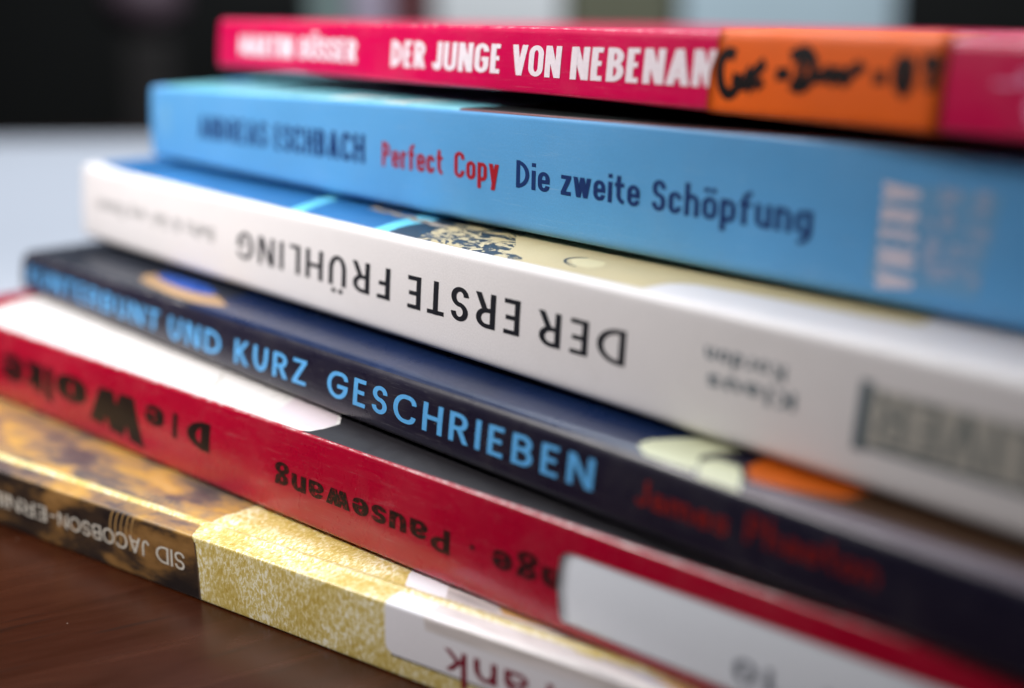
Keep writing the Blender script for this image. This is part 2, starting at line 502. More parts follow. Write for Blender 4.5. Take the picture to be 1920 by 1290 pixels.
        if ch == 'd': return W, [V(1, 0, 1.04, W), P([(0, 0, 1), (0, 1, 1), (1, 1, 1), (1, 0, 1), (0, 0, 1)], W, 0, X)]
        if ch == 'e': return W, [P([(.04, .5), (1, .5), (1, 1, 1), (0, 1, 1), (0, 0, 1), (1, 0, 1), (1, .26)], W, 0, X)]
        if ch == 'f': W *= .8; return W, [P([(1.3, 1), (.3, 1, 1), (.3, 0)], W, 0, 1.04), B(-.4, 1.3, X - h / 2, W)]
        if ch == 'g': return W, [P([(0, 0, 1), (0, 1, 1), (1, 1, 1), (1, 0, 1), (0, 0, 1)], W, 0, X), V(1, .1, X, W), P([(1, .5), (1, 0, 1), (.05, 0)], W, -.3, X)]
        if ch == 'h': return W, [V(0, 0, 1.04, W), P([(0, .55), (0, 1, 1), (1, 1, 1), (1, 0)], W, 0, X)]
        if ch == 'i': return S, [V(0, 0, X, S + 1e-6), V(0, X + .13, X + .13 + h, S + 1e-6)]
        if ch == 'k': return W, [V(0, 0, 1.04, W), G(.12, X * .36, .9, X, W, 1.15), G(.3, X * .52, 1, 0, W, 1.15)]
        if ch == 'l': return S, [V(0, 0, 1.04, S + 1e-6)]
        if ch == 'm': W *= 1.6; return W, [V(0, 0, X, W), P([(0, .55), (0, 1, 1), (.5, 1, 1), (.5, 0)], W, 0, X), P([(.5, .55), (.5, 1, 1), (1, 1, 1), (1, 0)], W, 0, X)]
        if ch == 'n': return W, [V(0, 0, X, W), P([(0, .55), (0, 1, 1), (1, 1, 1), (1, 0)], W, 0, X)]
        if ch == 'o': return W, [P([(0, 0, 1), (0, 1, 1), (1, 1, 1), (1, 0, 1), (0, 0, 1)], W, 0, X)]
        if ch == 'ö': return W, [P([(0, 0, 1), (0, 1, 1), (1, 1, 1), (1, 0, 1), (0, 0, 1)], W, 0, X), V(.15, X + .13, X + .13 + h, W), V(.85, X + .13, X + .13 + h, W)]
        if ch == 'p': return W, [V(0, -.28, X, W), P([(0, 0, 1), (0, 1, 1), (1, 1, 1), (1, 0, 1), (0, 0, 1)], W, 0, X)]
        if ch == 'r': W *= .7; return W, [V(0, 0, X, W), P([(0, .5), (0, 1, 1), (1.35, 1)], W, 0, X)]
        if ch == 's': W *= .88; return W, [P([(1, .76), (1, 1, 1), (0, 1, 1), (0, .53, 1), (1, .48, 1), (1, 0, 1), (0, 0, 1), (0, .24)], W, 0, X)]
        if ch == 't': W *= .8; return W, [P([(.3, 1), (.3, 0, 1), (1.3, 0)], W, 0, .94), B(-.4, 1.3, X - h / 2, W)]
        if ch == 'u': return W, [V(1, 0, X, W), P([(0, 1), (0, 0, 1), (1, 0, 1), (1, .45)], W, 0, X)]
        if ch == 'v': return W, [G(0, X, .5, 0, W), G(1, X, .5, 0, W)]
        if ch == 'w': W *= 1.5; return W, [G(0, X, .25, 0, W), G(.5, X, .25, 0, W), G(.5, X, .75, 0, W), G(1, X, .75, 0, W)]
        if ch == 'y': return W, [G(0, X, .5, 0, W), G(1, X, .36, -.28, W)]
        if ch == 'z': W *= .88; e = S / 2 / (W - S); return W, [B(-e, 1 + e, X - h / 2, W), B(-e, 1 + e, h / 2, W), G(.9, X - h, .1, h, W, 1.15)]
        if ch == '8': return W, [P([(0.05, 0, 1), (0.05, 1, 1), (.95, 1, 1), (.95, 0, 1), (0.05, 0, 1)], W, .52 - h, 1), P([(0, 0, 1), (0, 1, 1), (1, 1, 1), (1, 0, 1), (0, 0, 1)], W, 0, .52)]
        if ch == 'ğ':   # two-storey g of the heavy red-book face
            return W, [P([(0.05, 0, 1), (0.05, 1, 1), (.9, 1, 1), (.9, 0, 1), (0.05, 0, 1)], W, .22, X), B(.8, 1.25, X - h / 2, W), P([(0, 0, 1), (0, 1, 1), (1, 1, 1), (1, 0, 1), (0, 0, 1)], W, -.3, .24)]
        if ch == '1': W = w * .5; return W, [V(1, 0, 1, W), G(0, .72, .9, 1, W, .9)]
        if ch == '0': W = w * .95; return W, [P([(0, 0, 1), (0, 1, 1), (1, 1, 1), (1, 0, 1), (0, 0, 1)], W)]
        if ch == '-': W = w * .5; return W, [B(-.3, 1.3, .42, W)]
        if ch == '.': return S, [V(0, .36, .36 + h * 1.1, S + 1e-6)]
        if ch == '&': W = w * 1.1; return W, [P([(1, 0), (.15, .55, 1), (.2, 1, 1), (.75, 1, 1), (.7, .6, 1), (0, .4, 1), (0, 0, 1), (.75, 0, 1), (1, .4)], W)]
        if ch == ' ': return s.gap, []
        return w, []
    def layout(s, text):
        x = 0; out = []
        for i, ch in enumerate(text):
            W, st = s.glyph(ch)
            for q in st: out.append([(x + a, b) for a, b in q])
            x += W + (s.sp if ch != ' ' else 0)
        return x - s.sp, out

def write(book, part, items, font, mat, parent=None, eps=.03):
    """items: (text, s_start, s_end, v_base_start, v_base_end, v_cap_start, v_cap_end[, font])"""
    polys = []
    for it in items:
        f = it[7] if len(it) > 7 else font
        txt, s0, s1, b0, b1, c0, c1 = it[:7]
        W, st = f.layout(txt)
        for q in st:
            r = []
            for gx, gy in q:
                k = gx / W
                s_ = s0 + (s1 - s0) * k
                vb = b0 + (b1 - b0) * k; vc = c0 + (c1 - c0) * k
                r.append((s_, book.wv(vb + (vc - vb) * gy)))
            polys.append(r)
    return book.shapes(part, polys, mat, eps, parent)

# ---- the setting -------------------------------------------------------------
def prism(name, pts, z0, z1, mat, parent=None, bev=0):
    n = len(pts)
    vs = [Vector((x, y, z0)) * MM for x, y in pts] + [Vector((x, y, z1)) * MM for x, y in pts]
    fs = [tuple(range(n - 1, -1, -1)), tuple(range(n, 2 * n))] + [(i, (i + 1) % n, (i + 1) % n + n, i + n) for i in range(n)]
    o = mesh(name, vs, fs, mat, parent, smooth=False)
    if bev:
        b = o.modifiers.new('bevel', 'BEVEL'); b.width = bev * MM; b.segments = 4
    return o
def rounded(x0, y0, x1, y1, r, n=8):
    out = []
    for cx, cy, a in ((x1 - r, y1 - r, 0), (x0 + r, y1 - r, 90), (x0 + r, y0 + r, 180), (x1 - r, y0 + r, 270)):
        for i in range(n + 1):
            q = math.radians(a + 90 * i / n); out.append((cx + r * math.cos(q), cy + r * math.sin(q)))
    return out

table = bpy.data.objects.new('table', None); C.objects.link(table); table.location = (0, 0, -.72)
table['label'] = 'dark brown varnished wooden table under the stack of books'; table['category'] = 'table'
mw = wood()
tt = prism('tabletop', rounded(-760, -420, 640, 790, 30), 720 - 28, 720, mw, table, 3)
for x in (-690, 570):
    for y in (-350, 720):
        prism('leg', [(x - 30, y - 30), (x + 30, y - 30), (x + 30, y + 30), (x - 30, y + 30)], 0, 692, mw, table, 3)

m_floor = plain('floor_dark', (38, 36, 34), .6)
m_wall = plain('wall_dark', (26, 27, 27), .8, .3, 1.2)
fl = prism('floor', [(-4000, -2500), (4000, -2500), (4000, 2700), (-4000, 2700)], -760, -720, m_floor); fl['kind'] = 'structure'
wl = prism('back_wall', [(-4000, 2600), (4000, 2600), (4000, 2700), (-4000, 2700)], -720, 1900, m_wall); wl['kind'] = 'structure'

def thing(o, label, cat, group=None):
    o['label'] = label; o['category'] = cat
    if group: o['group'] = group
    return o
def panel(name, x0, x1, z0, z1, y, col, label, cat, lean=0):
    m = plain(name + '_paint', col, .7, .12, 2.5)
    pts = [(x0, y - 12), (x1, y - 12), (x1, y + 12), (x0, y + 12)]
    o = prism(name, pts, z0, z1, m, None, 4)
    return thing(o, label, cat)
panel('wall_panel', 266, 590, -720, 330, 2060, (205, 226, 238), 'large pale blue-grey panel standing out of focus above the orange tape', 'panel')
panel('bright_panel', -108, 84, -720, 330, 2060, (250, 252, 255), 'bright whitish upright panel out of focus above the middle of the pink book', 'panel')  # plain panel for a bright blurred shape of unknown kind
panel('wooden_board', 92, 262, -720, 330, 2100, (112, 112, 92), 'dull olive-grey board out of focus between the two pale panels', 'board')
panel('slab', -234, -180, -720, 330, 2050, (205, 190, 212), 'narrow pale mauve curtain blurred at the top left of the pink book', 'slab')  # flat mauve upright, identity of the blurred shape unknown
panel('grey_green_upright', -300, -236, -720, 330, 2080, (150, 170, 168), 'narrow grey-green upright blurred beside the mauve curtain', 'door frame')  # plain upright in place of an unidentified blurred shape
panel('wooden_post', -176, -120, -720, 330, 2070, (112, 62, 66), 'dark maroon post blurred between the mauve curtain and the bright panel', 'post')
# slim dark post with a pale knob, standing for an unidentified blur, far left
post = prism('blurred_stand', [(-570, 1990), (-505, 1990), (-505, 2050), (-570, 2050)], -720, 20, plain('post_dark', (52, 48, 48), .7), None, 8)
thing(post, 'thin dark stand with a pale rounded top blurred at far left', 'stand')
kn = []
import bmesh
bm = bmesh.new(); bmesh.ops.create_uvsphere(bm, u_segments=24, v_segments=14, radius=.060)
for v_ in bm.verts: v_.co.z *= .8; v_.co += Vector((-.54, 2.02, .075))
me = bpy.data.meshes.new('knob'); bm.to_mesh(me); bm.free(); me.materials.append(plain('knob_mauve', (104, 84, 96), .6))
for p in me.polygons: p.use_smooth = True
ko = bpy.data.objects.new('knob', me); C.objects.link(ko); ko.parent = post

# white sheet on the table behind the stack
sheet_m = plain('sheet_white', (182, 186, 196), .6, .05, 6)
pts = [(-110, 726), (-130, 744), (-360, 766), (-372, 750), (-205, 285), (-95, 285), (-95, 330), (-140, 520)]
sh = prism('paper_sheet', pts, .3, 1.6, sheet_m, None, .4); sh.location = (0, 0, 0)
thing(sh, 'large white paper lying on the table behind the left end of the stack', 'paper')

# ------------------------------------------------------------------ the six books
page = paper_edges('page_edges', (232, 226, 210))
def BK(name, label, O, yaw, t, zB, skew, bows, L, W, **k):
    return Book(name, label, O, yaw, t, zB, skew, bows, L, W, **k)

# 1 yellow comic at the bottom ------------------------------------------------
low = BK('paperback_book', 'bottom book, mottled yellow spine with a dark brown left part, lying on the table', (-87.79, 199.33, 0), 53.39, 9.42, -80.90, .050, (.18, .03, 0, 0), 240, 168, rt_=.45, rb=.4, bulge=.12, groove=.25, x0=-38)
low.fit = ((0.86889, 0.149675, -0.000279), (0.00035, 1.07686), (0.00087, -0.31571))

def yellow_mat():
    m = NT('yellow_fibre_print'); v = m.coords((1.0, .55, 1), 'UV', 0)
    f = m.noise(2.1, 4, .68, v, .7)
    v2 = m.coords((.14, .14, 1)); b = m.noise(1, 3, .5, v2)
    c = m.ramp(f, [(.38, lin((196, 170, 84))), (.48, lin((212, 194, 124))), (.56, lin((236, 228, 196))), (.70, lin((246, 244, 236)))])
    c2 = m.ramp(f, [(.36, lin((184, 156, 72))), (.52, lin((204, 182, 102))), (.64, lin((232, 220, 178)))])
    m.color(m.mix(m.ramp(b, [(.42, bw(0)), (.6, bw(1))]), c, c2))
    m.l(m.ramp(f, [(.3, bw(.26)), (.7, bw(.38))]), m.b.inputs['Roughness'])
    m.bump(f, .12, 3e-5)
    return m.m
def brown_mat():
    m = NT('brown_picture_print')
    v = m.coords((.055, .15, 1)); f = m.noise(1, 6, .62, v, .35)
    v2 = m.coords((.03, .08, 1)); g = m.noise(1.3, 3, .5, v2, .6)
    top = m.ramp(f, [(.32, lin((70, 62, 66))), (.43, lin((98, 86, 80))), (.50, lin((148, 118, 84))), (.58, lin((182, 140, 72))), (.72, lin((196, 160, 116)))])
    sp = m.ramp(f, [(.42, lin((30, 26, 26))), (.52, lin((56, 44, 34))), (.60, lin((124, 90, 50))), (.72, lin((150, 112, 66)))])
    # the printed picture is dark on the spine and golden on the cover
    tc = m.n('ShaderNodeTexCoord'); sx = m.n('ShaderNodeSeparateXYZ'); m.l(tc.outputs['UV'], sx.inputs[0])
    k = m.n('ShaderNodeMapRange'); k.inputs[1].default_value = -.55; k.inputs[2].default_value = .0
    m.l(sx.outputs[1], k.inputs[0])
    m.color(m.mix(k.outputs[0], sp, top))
    m.b.inputs['Roughness'].default_value = .3
    return m.m
m_yel, m_brn = yellow_mat(), brown_mat()
m_offwhite = printed('white_label_print', (236, 234, 240), .36, .03, dust=.1)
low.cover(m_yel, page)
H = low.H
low.patch('picture_print', [(-H - .3, -46), (30, -46)], [(-H - .3, 62.4), (-H * .5, 62.2), (-.8, 61.6), (-.2, 61.2), (3.5, 59.6), (4.5, 60.4), (10, 63), (30, 70)], m_brn, .035)
# strands crossing fold
strand = ink('strand_gold_print', (168, 132, 84), .35)
st = []
for k in range(5):
    x = 40.5 + k * 1.35
    r = []
    for q in [-5.6, -4.4, -3.2, -2, -1, -.4, 0, .4, 1, 2, 3, 4, 5, 6.2]:
        cx = x + (q + 5.6) * .30 + (.9 if q > 0 else 0) * min(1, max(0, q) / 3) + (math.sin(q * .9) * .35)
        r += [(cx - .17 + .06 * math.sin(k + q), q), (cx + .17, q)]
    st.append(r)
low.shapes('strand_print', st, strand, .05)
dkb = ink('seam_line_print', (92, 74, 58), .4)
low.patch('seam_line', [(-H * .98, 62.2), (-H * .5, 62.0), (-.8, 61.4)], [(-H * .98, 62.75), (-H * .5, 62.5), (-.8, 61.9)], dkb, .03)
# white label field with curved crease line, thin dark rule beneath
low.patch('title_field', [(low.wv(.30), 101.4), (low.wv(.34), 100.4), (low.wv(.42), 100.1), (-.3, 100.0), (3.3, 100.4), (6.9, 98.8), (9, 98.6), (13, 98)], [(low.wv(.30), 232), (13, 232)], m_offwhite, .03)
low.patch('title_rule', [(low.wv(.275), 101.2), (low.wv(.3), 101.0)], [(low.wv(.275), 232), (low.wv(.3), 232)], ink('rule_dark', (60, 58, 70), .4), .03)
def marble_mat():
    m = NT('marble_picture_print'); v = m.coords((.05, .4, 1)); f = m.noise(1, 5, .62, v, .8)
    m.color(m.ramp(f, [(.3, lin((158, 150, 152))), (.45, lin((196, 188, 186))), (.6, lin((224, 216, 214))), (.75, lin((232, 226, 232)))]))
    m.b.inputs['Roughness'].default_value = .28; return m.m
low.patch('marble_print', [(low.wv(.77), 107.1), (-.2, 106.6), (3.3, 107.5), (6.9, 105.8), (9, 105.4), (13, 105)], [(low.wv(.80), 160), (low.wv(.85), 190), (-.2, 232), (13, 232)], marble_mat(), .04)
tan = printed('pencil_wood_print', (206, 160, 104), .35, .15, dust=.1)
low.patch('pencil_print', [(1.2, 143), (2.6, 138.5), (5.2, 133)], [(1.2, 176), (2.6, 176), (5.2, 170)], tan, .045)
low.patch('pencil_tip_print', [(1.6, 138.5), (2.8, 134.0), (4.6, 131)], [(1.6, 142.0), (2.8, 138.2), (4.6, 134.6)], printed('tip_grey', (176, 176, 190), .35, .2), .055)
low.patch('ochre_mark_print', [(2.4, 128.6), (4.6, 127)], [(2.4, 132.2), (4.6, 130.5)], printed('ochre', (196, 176, 96), .35, .2), .06)
low.patch('tan_mark_print', [(5.0, 116), (7.2, 113)], [(5.0, 127), (7.2, 130)], tan, .05)

gill = Font(stem=.135, bar=.12, w=.74, k1=1.05, k2=2, space=.13, gap=.35, round_w=1.18)
m_cream = ink('cream_ink', (206, 200, 188), .4)
write(low, 'author_lettering', [('SID', 59.4, 52.6, .675, .67, .395, .405), ('JACOBSON', 51.0, 27.0, .67, .625, .405, .385), ('-', 26.2, 24.6, .635, .63, .37, .365),
                                 ('ERNIE', 23.6, 7.2, .63, .615, .37, .36)], gill, m_cream, eps=.06)
syntax = Font(stem=.135, bar=.115, w=.70, xh=.62, k1=1.1, k2=1.6, space=.17, lw=.78)
m_claret = ink('claret_ink', (128, 18, 44), .4)
write(low, 'title_lettering', [('Frank', 131.6, 110.2, .668, .66, .205, .19), ('Anne', 152, 135.2, .67, .668, .21, .205)], syntax, m_claret, eps=.05)

# 2 red book ------------------------------------------------------------------
red = BK('paperback_book', 'glossy red book with black upside-down lettering and a white sticker, second from the bottom', (-102.38, 240.52, 0), 46.37, 12.92, -71.06, .114, (.22, .13, .16, .04), 215, 122, rt_=.5, rb=1.0, bulge=.5, x0=-12)
red.fit = ((0.899467, 0.772113, -0.000209), (0.00028, 1.09135), (0.00113, -0.44649))
m_red = printed('red_gloss_card', (162, 0, 40), .27, .10, coat=.35, dust=.3, bump=.12, wear=.6)
red.cover(m_red, page)
m_redtop_w = printed('white_cover_print', (218, 213, 210), .3, .03, dust=.05)
m_redtop_d = printed('charcoal_cover_print', (36, 34, 38), .42, .1, dust=.1)
red.patch('white_cover_field', [(.25, .3), (121, .3)], [(.25, 108.6), (.8, 110.2), (2.5, 111.4), (5, 112.4), (6.5, 111), (9, 108), (121, 108)], m_redtop_w, .012)
red.patch('charcoal_cover_field', [(.25, 109), (.8, 110.2), (2.5, 111.4), (5, 112.4), (6.5, 111), (9, 108), (121, 108)], [(.25, 195.6), (121, 195.6)], m_redtop_d, .012)
red.patch('pink_shade_print', [(1.6, 96), (4.5, 99), (9, 98)], [(1.6, 110.6), (4.5, 112), (9, 108)], printed('pale_rose', (206, 192, 196), .35, .05), .022)
crv = []
r = []
for i in range(9):
    q = i / 8; x = 81.6 - 4.3 * q + 1.0 * math.sin(q * 3.1); r += [(x - .35 + .2 * q, 2.4 + 6.6 * q), (x + .35 - .2 * q, 2.4 + 6.6 * q)]
red.shapes('curl_print', [r], ink('olive_grey_ink', (150, 146, 130), .4), .025)
ant = Font(stem=.235, bar=.16, w=.74, xh=.76, k1=1.05, k2=1.5, space=.12, lw=.88, gap=.4)
m_blk = ink('worn_black_ink', (20, 14, 14), .34, worn=1.0, under=(120, 4, 28))
m_blk2 = ink('black_ink', (22, 12, 14), .36)
write(red, 'author_lettering', [('Pausewanğ', 141.2, 103.9, .557, .548, .322, .316),
                                 ('.', 145.6, 144.8, .60, .60, .36, .36), ('ağe', 160.4, 148.7, .575, .562, .345, .33)], ant, m_blk, eps=.03)
wolke = Font(stem=.25, bar=.15, w=.60, xh=.86, k1=1.05, k2=1.6, space=.16, lw=.95)
write(red, 'title_lettering', [('D', 86.9, 80.4, .737, .735, .405, .40), ('l', 77.6, 76.2, .72, .72, .44, .44), ('e', 73.6, 67.8, .72, .72, .44, .44),
                                ('W', 67.2, 49.6, .72, .70, .14, .26), ('o', 48.2, 37.2, .71, .705, .32, .32), ('l', 35.8, 33.0, .70, .70, .28, .28), ('k', 32.0, 24.8, .70, .70, .34, .34),
                                ('e', 24.2, 15.4, .71, .70, .28, .28)], wolke, m_blk2, eps=.03)
# sticker: domed over the spine, with rounded corner
m_stick = printed('sticker_paper', (232, 237, 246), .42, .03, dust=.05)
stk = red.patch('spine_sticker', [(red.wv(.128), 160.6), (red.wv(.15), 160.1), (red.wv(.45), 159.5), (red.wv(.70), 159.6), (red.wv(.745), 160.0), (red.wv(.765), 160.9)],
                [(red.wv(.11), 226), (red.wv(.84), 226)], m_stick, .03, .09)
dg = Font(stem=.17, bar=.14, w=.62, space=.25)
write(red, 'sticker_number', [('10', 189.6, 184.4, .43, .43, .24, .24), ('1', 196.4, 195.0, .43, .43, .24, .24)], dg, ink('stamp_grey_ink', (70, 78, 96), .5), parent=stk, eps=.14)

# 3 dark navy book --------------------------------------------------------------
dark = BK('paperback_book', 'dark navy book with light blue capitals along its spine, lying under the white book', (-97.96, 260.42, 0), 41.47, 8.80, -57.55, .144, (-.41, -.29, .20, .14), 222, 150, rt_=1.9, rb=1.4, bulge=.22, sag=.45)
dark.fit = ((0.945788, 0.194477, -0.000133), (0.0002, 1.11873), (0.00145, -0.55709))
m_navy = printed('navy_gloss_card', (27, 24, 42), .30, .12, coat=.25, dust=.5, bump=.2, wear=.6)
m_navytop = printed('navy_top_print', (13, 32, 68), .30, .25, coat=.3, dust=.5)
m_slate = printed('slate_top_print', (36, 40, 50), .36, .2, coat=.1, dust=.2)
dark.cover(m_navy, page)
dark.patch('slate_cover_field', [(.1, .4), (149, .4)], [(.1, 70), (3, 74), (9, 76), (149, 76)], m_slate, .010)
dark.patch('blue_cover_field', [(-.2, 70), (3, 74), (9, 76), (149, 76)], [(-.2, 176), (2.5, 175), (6, 178), (149, 178)], m_navytop, .010)
dark.patch('ochre_figure_print', [(1.2, 62), (2.2, 52), (3.4, 46.8), (5.5, 45.6), (7.5, 48)], [(1.2, 72), (2.2, 77), (3.4, 79), (5.5, 72), (7.5, 64)], printed('ochre_figure', (164, 130, 90), .35, .2, dust=.1), .020)
dark.patch('blue_lens_print', [(4.4, 60), (5.2, 52), (6.6, 47.5), (8.2, 49)], [(4.4, 66), (5.2, 71), (6.6, 70), (8.2, 64)], printed('blue_lens', (36, 78, 160), .3, .2), .030)
m_crm = printed('cream_figure', (196, 198, 168), .35, .06, dust=.1)
dark.patch('cream_figure_print', [(.1, 174.2), (1.2, 172.6), (3, 172.8), (5, 175), (9, 180)], [(.1, 181), (1.2, 181.5), (3, 180.2), (5, 181.5), (9, 186)], m_crm, .020)
dark.patch('cream_figure_print', [(-.5, 182), (.8, 181.6), (2.2, 181.2), (3.6, 182.4)], [(-.5, 187.5), (.8, 187.2), (2.2, 186.6), (3.6, 185.2)], m_crm, .030)
dark.patch('orange_figure_print', [(1.5, 187.8), (2.4, 187.4), (3.6, 186), (9, 187)], [(1.5, 189), (2.4, 194), (3.6, 198), (9, 201)], printed('orange_figure', (180, 84, 18), .35, .2, dust=.1), .020)
dark.patch('mauve_figure_print', [(-.6, 188), (1.6, 188.2)], [(-.6, 221.5), (1.6, 221.5)], printed('mauve_figure', (84, 70, 82), .35, .1), .024)
dark.patch('brown_figure_print', [(.8, 189), (2.4, 190), (3.6, 190), (9, 190)], [(.8, 221.5), (9, 221.5)], printed('brown_figure', (62, 42, 28), .35, .2), .018)
geo = Font(stem=.165, bar=.145, w=.66, k1=1.05, k2=2.2, space=.24, gap=.34, round_w=1.28)
m_lb = ink('light_blue_ink', (92, 168, 226), .38)
write(dark, 'title_lettering', [('KUNTERBUNT', 3.2, 61.4, .24, .262, .70, .672), ('UND', 65.2, 83.0, .218, .24, .665, .67), ('KURZ', 87.5, 108.1, .232, .285, .668, .70),
                                 ('GESCHRIEBEN', 113.7, 167.6, .276, .325, .71, .725)], geo, m_lb)
m_rd = ink('dark_red_ink', (128, 24, 18), .4)
bk = Font(stem=.15, bar=.13, w=.66, xh=.62, k1=1.05, k2=2, space=.13, lw=.82, gap=.5, round_w=1.1)
write(dark, 'author_lettering', [('James', 174.2, 187.0, .372, .385, .69, .71), ('Phaeton', 189.3, 204.6, .415, .43, .73, .745)], bk, m_rd)

# 4 white book ------------------------------------------------------------------
white = BK('paperback_book', 'thick white book with black capitals printed upside down, third from the top', (-85.48, 264.13, 0), 40.06, 15.05, -48.29, .087, (.31, .21, -.39, -.02), 214, 135, rt_=1.25, rb=1.9, bulge=.25, sag=.5)
white.fit = ((0.957542, 0.791706, -0.000149), (0.00025, 1.21702), (0.00221, -0.74732))
m_white = printed('white_matt_card', (226, 222, 223), .36, .025, dust=0, bump=.2, wear=.6)
white.cover(m_white, page)
m_wb = printed('sea_blue_print', (42, 104, 158), .34, .16, dust=.1)
m_cy = printed('cyan_print', (112, 206, 230), .34, .05)
m_tan = printed('sand_print', (204, 188, 146), .4, .08)
m_ink2 = printed('slate_ink_print', (34, 52, 66), .4, .2)
white.patch('blue_cover_field', [(1.0, 16), (2.0, 5), (3.2, 1.0), (134, 1.0)], [(1.0, 118), (134, 108)], m_wb, .010)
white.patch('cyan_stripe_print', [(1.0, 79.6), (4, 78.8), (7, 78.3), (11.5, 78.2), (30, 78)], [(1.0, 83), (4, 82.0), (7, 81.4), (11.5, 81.2), (30, 81)], m_cy, .018)
white.patch('cyan_stripe_print', [(1.0, 103.2), (4, 103.0), (7, 103.2), (11.5, 104), (30, 104)], [(1.0, 106.8), (4, 106.4), (7, 107.4), (11.5, 109), (30, 108)], m_cy, .018)
def drawing_mat():
    m = NT('ink_drawing_print'); v = m.coords((.16, .34, 1), 'UV', .5); f = m.noise(1.4, 5, .6, v, 2.2)
    b = m.noise(.09, 3, .5, m.coords())
    sand = m.ramp(b, [(.3, lin((186, 168, 122))), (.7, lin((212, 196, 156)))])
    m.color(m.mix(m.ramp(f, [(.485, bw(1)), (.505, bw(0))]), sand, lin((32, 50, 64))))
    m.b.inputs['Roughness'].default_value = .4; return m.m
white.patch('sand_cover_field', [(1.0, 110.5), (4, 111.4), (8, 113), (134, 113)], [(1.0, 157.3), (3.0, 158.0), (4.2, 158.8), (5.2, 160.4), (6, 163), (7, 190), (134, 203)], m_tan, .020)
white.patch('dark_edge_print', [(1.0, 106.8), (4, 106.4), (7, 107.4), (11.5, 109)], [(1.0, 113.8), (4, 112.8), (7, 113), (11.5, 114)], m_ink2, .024)
white.patch('drawing_print', [(1.0, 113.8), (4, 112.8), (7, 113), (11.5, 114)], [(1.0, 134), (2.0, 136), (3.5, 131), (6, 130), (9, 127), (11.5, 127)], drawing_mat(), .026)
r = []
for (cx, cy, rx, ry) in ((144.2, 5.2, 3.4, 1.9),):
    for i in range(19):
        q = math.radians(110 + 160 * i / 18); wd = .10 + .12 * math.sin(i / 18 * math.pi)
        r += [(cx + (rx - wd) * math.cos(q), cy + (ry - wd) * math.sin(q)), (cx + (rx + wd) * math.cos(q), cy + (ry + wd) * math.sin(q))]
r2_ = []
for i in range(11):
    q = i / 10; x = 129 + 14 * q; y = 5.4 + 1.6 * math.sin(q * 7) + .6 * q; wd = .12 + .25 * abs(math.sin(q * 9))
    r2_ += [(x, y - wd), (x, y + wd)]
white.patch('pale_disc_print', [(3.6, 143.4), (5.2, 141.4), (6.8, 142.6)], [(3.6, 146), (5.2, 147.2), (6.8, 146.4)], printed('pale_cream', (222, 210, 168), .4, .05), .028)
white.shapes('ink_curl_print', [r], m_ink2, .034)
# torn grey scrap in the gap between the books
scr = []
for i in range(15):
    x = 92 + 21 * i / 14; a = 8.6 - .12 * i + .35 * math.sin(i * 1.9)
    scr += [(x, a), (x, a + 1.3 + .3 * math.sin(i * 2.7))]
white.shapes('torn_edge_print', [scr], printed('worn_grey', (150, 142, 132), .6, .5), .04)
bran = Font(stem=.155, bar=.13, w=.62, k1=1.05, k2=1.7, space=.225, gap=.34, round_w=1.12)
m_bk = ink('soft_black_ink', (26, 28, 36), .45)
write(white, 'title_lettering', [('DER', 156.4, 141.3, .667, .667, .382, .370), ('ERSTE', 137.7, 113.5, .690, .669, .379, .355), ('FRÜHLING', 109.4, 64.8, .677, .664, .366, .357)], bran, m_bk)
hv = Font(stem=.11, bar=.09, w=.6, xh=.68, k1=1.05, k2=1.8, space=.16, gap=.4, lw=.85)
m_gy = ink('grey_ink', (88, 92, 92), .5)
write(white, 'publisher_lettering', [('Beltz & Gelberg', 56.4, 22.4, .615, .605, .45, .44), ('Roman', 19.6, 6.8, .60, .59, .44, .43)], hv, m_gy)
write(white, 'author_lettering', [('Klaus', 180.6, 168.8, .54, .52, .415, .385), ('Kordon', 179.0, 168.2, .71, .715, .595, .59)], Font(stem=.17, bar=.13, w=.6, xh=.7, k1=1.05, k2=1.8, space=.14, lw=.85), ink('teal_grey_ink', (104, 116, 124), .5))
m_tg = ink('teal_label_ink', (84, 100, 108), .5)
m_tg2 = ink('pale_grey_ink', (118, 124, 122), .5)
fld = white.patch('logo_field', [(white.wv(.30), 188.6), (white.wv(.73), 189.0)], [(white.wv(.32), 213), (white.wv(.72), 213)], printed('logo_grey', (176, 172, 164), .45, .05), .02)
white.patch('logo_bar', [(white.wv(.28), 187.6), (white.wv(.755), 187.9)], [(white.wv(.28), 189.0), (white.wv(.755), 189.3)], m_tg, .03, parent=fld)
white.patch('logo_bar', [(white.wv(.28), 189.1), (white.wv(.335), 189.1)], [(white.wv(.30), 213), (white.wv(.355), 213)], m_tg, .03, parent=fld)
write(white, 'logo_lettering', [('LLIVER', 209.0, 190.0, .70, .70, .38, .37)], Font(stem=.13, bar=.11, w=.6, k2=2, space=.14), m_tg2, parent=fld, eps=.03)

